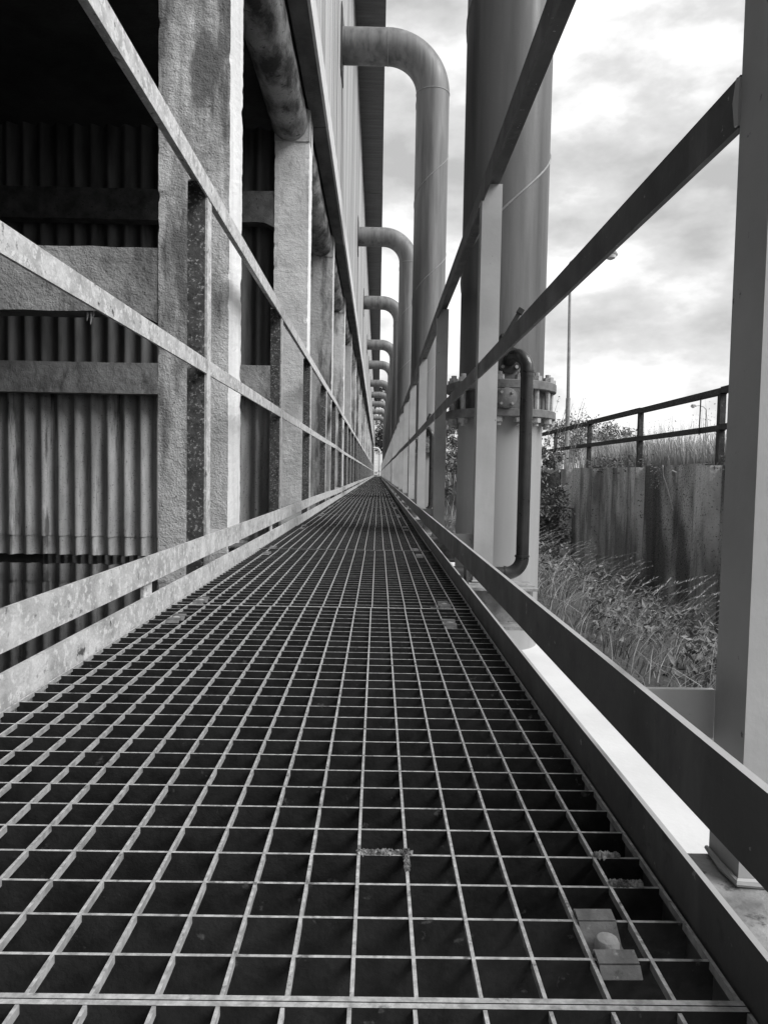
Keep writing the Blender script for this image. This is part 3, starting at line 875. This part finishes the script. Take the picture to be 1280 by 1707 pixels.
for q in range(9):
    x, y = 2.7+rnd(-.2, .25), 10.6+rnd(-.4, .4); z0 = .9; h = rnd(.3, .62)
    az = rnd(-.8, .8); 
    tp = Vector((x+.2*math.cos(az), y, z0+h)); bs = Vector((x, y, z0-.4))
    sp2.tube([bs, bs.lerp(tp, .5)+Vector((-.03, 0, .02)), tp], [.006, .004, .002], 4)
    for i in range(26): leafq(sp2, bs.lerp(tp, rnd(.2, 1))+Vector((rnd(-.05, .05), rnd(-.05, .05), rnd(-.03, .03))), .016)
tag(sp2.build('wild_shoots', 'leaf'), 'thin leafy shoots rising above the ditch shrub against the sky', 'plant')
shrub('shrub', (1.75, 15.6, -.3), .6, 1.3, 1.0, 4500, .04, 'low leafy shrub on the bank behind the riser pipes', stems=5)
shrub('shrub', (3.4, 24, .3), 1.2, 1.6, 1.0, 3500, .06, 'rounded shrub standing beyond the rusty fence end', stems=5)

def tree(name, loc, h, r, n, lsz, label, mt='leafdark', group=None):
    t = thing(name, loc, label, 'tree', group)
    L_ = Vector(loc)
    tr = MB()
    tr.tube([L_+Vector((0, 0, -.3)), L_+Vector((.05*h*rnd(-1, 1), 0, h*.4)), L_+Vector((.06*h*rnd(-1, 1), 0, h*.8))], [h*.028, h*.02, h*.006], 8)
    for i in range(7):
        a = rnd(0, 6.28); z = h*rnd(.3, .6)
        tr.tube([L_+Vector((0, 0, z)), L_+Vector((math.cos(a)*r*.4, math.sin(a)*r*.4, z+h*.14)), L_+Vector((math.cos(a)*r*.75, math.sin(a)*r*.75, z+h*.2))], [h*.012, h*.007, h*.003], 5)
    tr.build('trunk', 'bark', t)
    fo = MB(); cl = []
    for i in range(34):
        d = Vector((rnd(-1, 1), rnd(-1, 1), rnd(-1, 1)))
        if d.length > 1: d.normalize()
        cl.append((L_+Vector((d.x*r, d.y*r, h*.62+d.z*h*.38)), rnd(.2, .4)*r))
    for i in range(n):
        c_, rr = random.choice(cl)
        fo.v; leafq(fo, c_+Vector((random.gauss(0, .5), random.gauss(0, .5), random.gauss(0, .42)))*rr, lsz)
    fo.build('crown', mt, t)
    return t
tree('deciduous_tree', (-.8, 92, .2), 11.2, 3.4, 4500, .24, 'dark broadleaf tree closing the view past the walkway end')
tree('deciduous_tree', (3.2, 99, .2), 9.5, 3.2, 3500, .24, 'dark tree behind the far riser pipes past the hall')
for (px, Y, h, r, lab) in ((318, 84, 6.4, 2.6, 'small bushy tree beyond the meadow beside the tall lamp mast'), (352, 90, 7.4, 3.2, 'tallest open-crowned tree beyond the meadow'), (392, 88, 6.0, 2.8, 'rounded tree beyond the meadow next to the pale shed'), (436, 100, 4.6, 1.6, 'lone small tree on the meadow skyline')):
    tree('meadow_tree', (px*Y/1200, Y, .5), h, r, 1500, .22, lab, mt='treefar', group='trees beyond the meadow')
for (x, y, h, r) in ((7, 60, 5, 3.2), (12, 74, 5.5, 4)):
    pass

# ------------------------------------------------------------------ distant things
hs = thing('shed', (25.5, 78, .5), 'pale low shed with a dark roof beyond the meadow', 'building')
MB().box(23.2, 30.5, 78, 82, .3, 3.6).build('wall', 'white', hs)
MB().hexa([(22.9, 77.7, 3.6), (30.8, 77.7, 3.6), (22.9, 82.3, 3.6), (30.8, 82.3, 3.6), (22.9, 77.7, 3.8), (30.8, 77.7, 3.8), (22.9, 82.3, 4.5), (30.8, 82.3, 4.5)]).build('roof', 'paint_dark', hs)
for x in (24.2, 25.6, 27.0, 28.8):
    MB().box(x, x+.8, 77.96, 78.05, 1.9, 2.9).build('window', 'black', hs)
def lamp(name, base, top, arm, label):
    b0 = Vector(base)
    t = thing(name, base, label, 'street lamp')
    MB().tube([b0+Vector((0, 0, -.3)), b0+Vector((0, 0, 3.4)), b0+Vector((0, 0, 3.41)), b0+Vector((-.1, 0, top))], [.115, .11, .085, .06], 10).build('mast', 'lampgrey', t, smooth=True)
    tp = b0+Vector((-.1, 0, top)); tip = tp+Vector((arm, 0, .45))
    MB().tube([tp, tp+Vector((arm*.25, 0, .38)), tp+Vector((arm*.6, 0, .52)), tip], [.05, .045, .04, .035], 8).build('arm', 'lampgrey', t, smooth=True)
    s = 1 if arm > 0 else -1
    hd = MB().tube([tip+Vector((-.25*s, 0, 0)), tip+Vector((0, 0, .06)), tip+Vector((.3*s, 0, .03)), tip+Vector((.5*s, 0, -.04))], [.07, .19, .22, .06], 12).build('lamp_head', 'lampgrey', t, smooth=True)
    MB().tube([tip+Vector((.18*s, 0, -.08)), tip+Vector((.18*s, 0, -.2)), tip+Vector((.18*s, 0, -.27))], [.26, .22, .08], 14).build('lamp_glass', 'white', t, smooth=True)
    return t
lamp('street_lamp', (9.12, 35, .7), 9.85, 1.75, 'tall street lamp with a curved arm standing near the wall end')
lamp('street_lamp', (44, 97, .8), 8.9, -1.6, 'far street lamp with its arm bent towards the hall, beyond the meadow')
# white vent pipe and pale bush at the far end of the walkway
vp = thing('vent_pipe', (.12, 70.6, 0), 'white bent vent pipe standing at the far end of the walkway', 'pipe')
MB().tube([(.16, 70.6, -.5), (.16, 70.6, 2.4)]+arc((-.24, 70.6, 2.4), (1, 0, 0), (0, 0, 1), .40, .05, PI/2, 10)+[(-.5, 70.6, 2.8)], .085, 14).build('bent_tube', 'white', vp, smooth=True)
ld = thing('access_ladder', (-.2, 72.6, 0), 'white steel access ladder behind the white vent pipe', 'ladder')
for x in (-.42, -.02): MB().box(x-.03, x+.03, 72.5, 72.56, -.4, 6.2 if x < -.3 else 3.0).build('stile', 'white', ld)
for i in range(10): MB().box(-.39, -.05, 72.515, 72.545, .2+.28*i, .235+.28*i).build('rung', 'white', ld)
shrub('shrub', (-.1, 74.5, -.2), .8, .6, .45, 900, .05, 'pale low shrub at the far end of the walkway', mt='meadow', stems=3)

S.render.engine = 'CYCLES'
S.cycles.max_bounces = 6
S.cycles.diffuse_bounces = 4
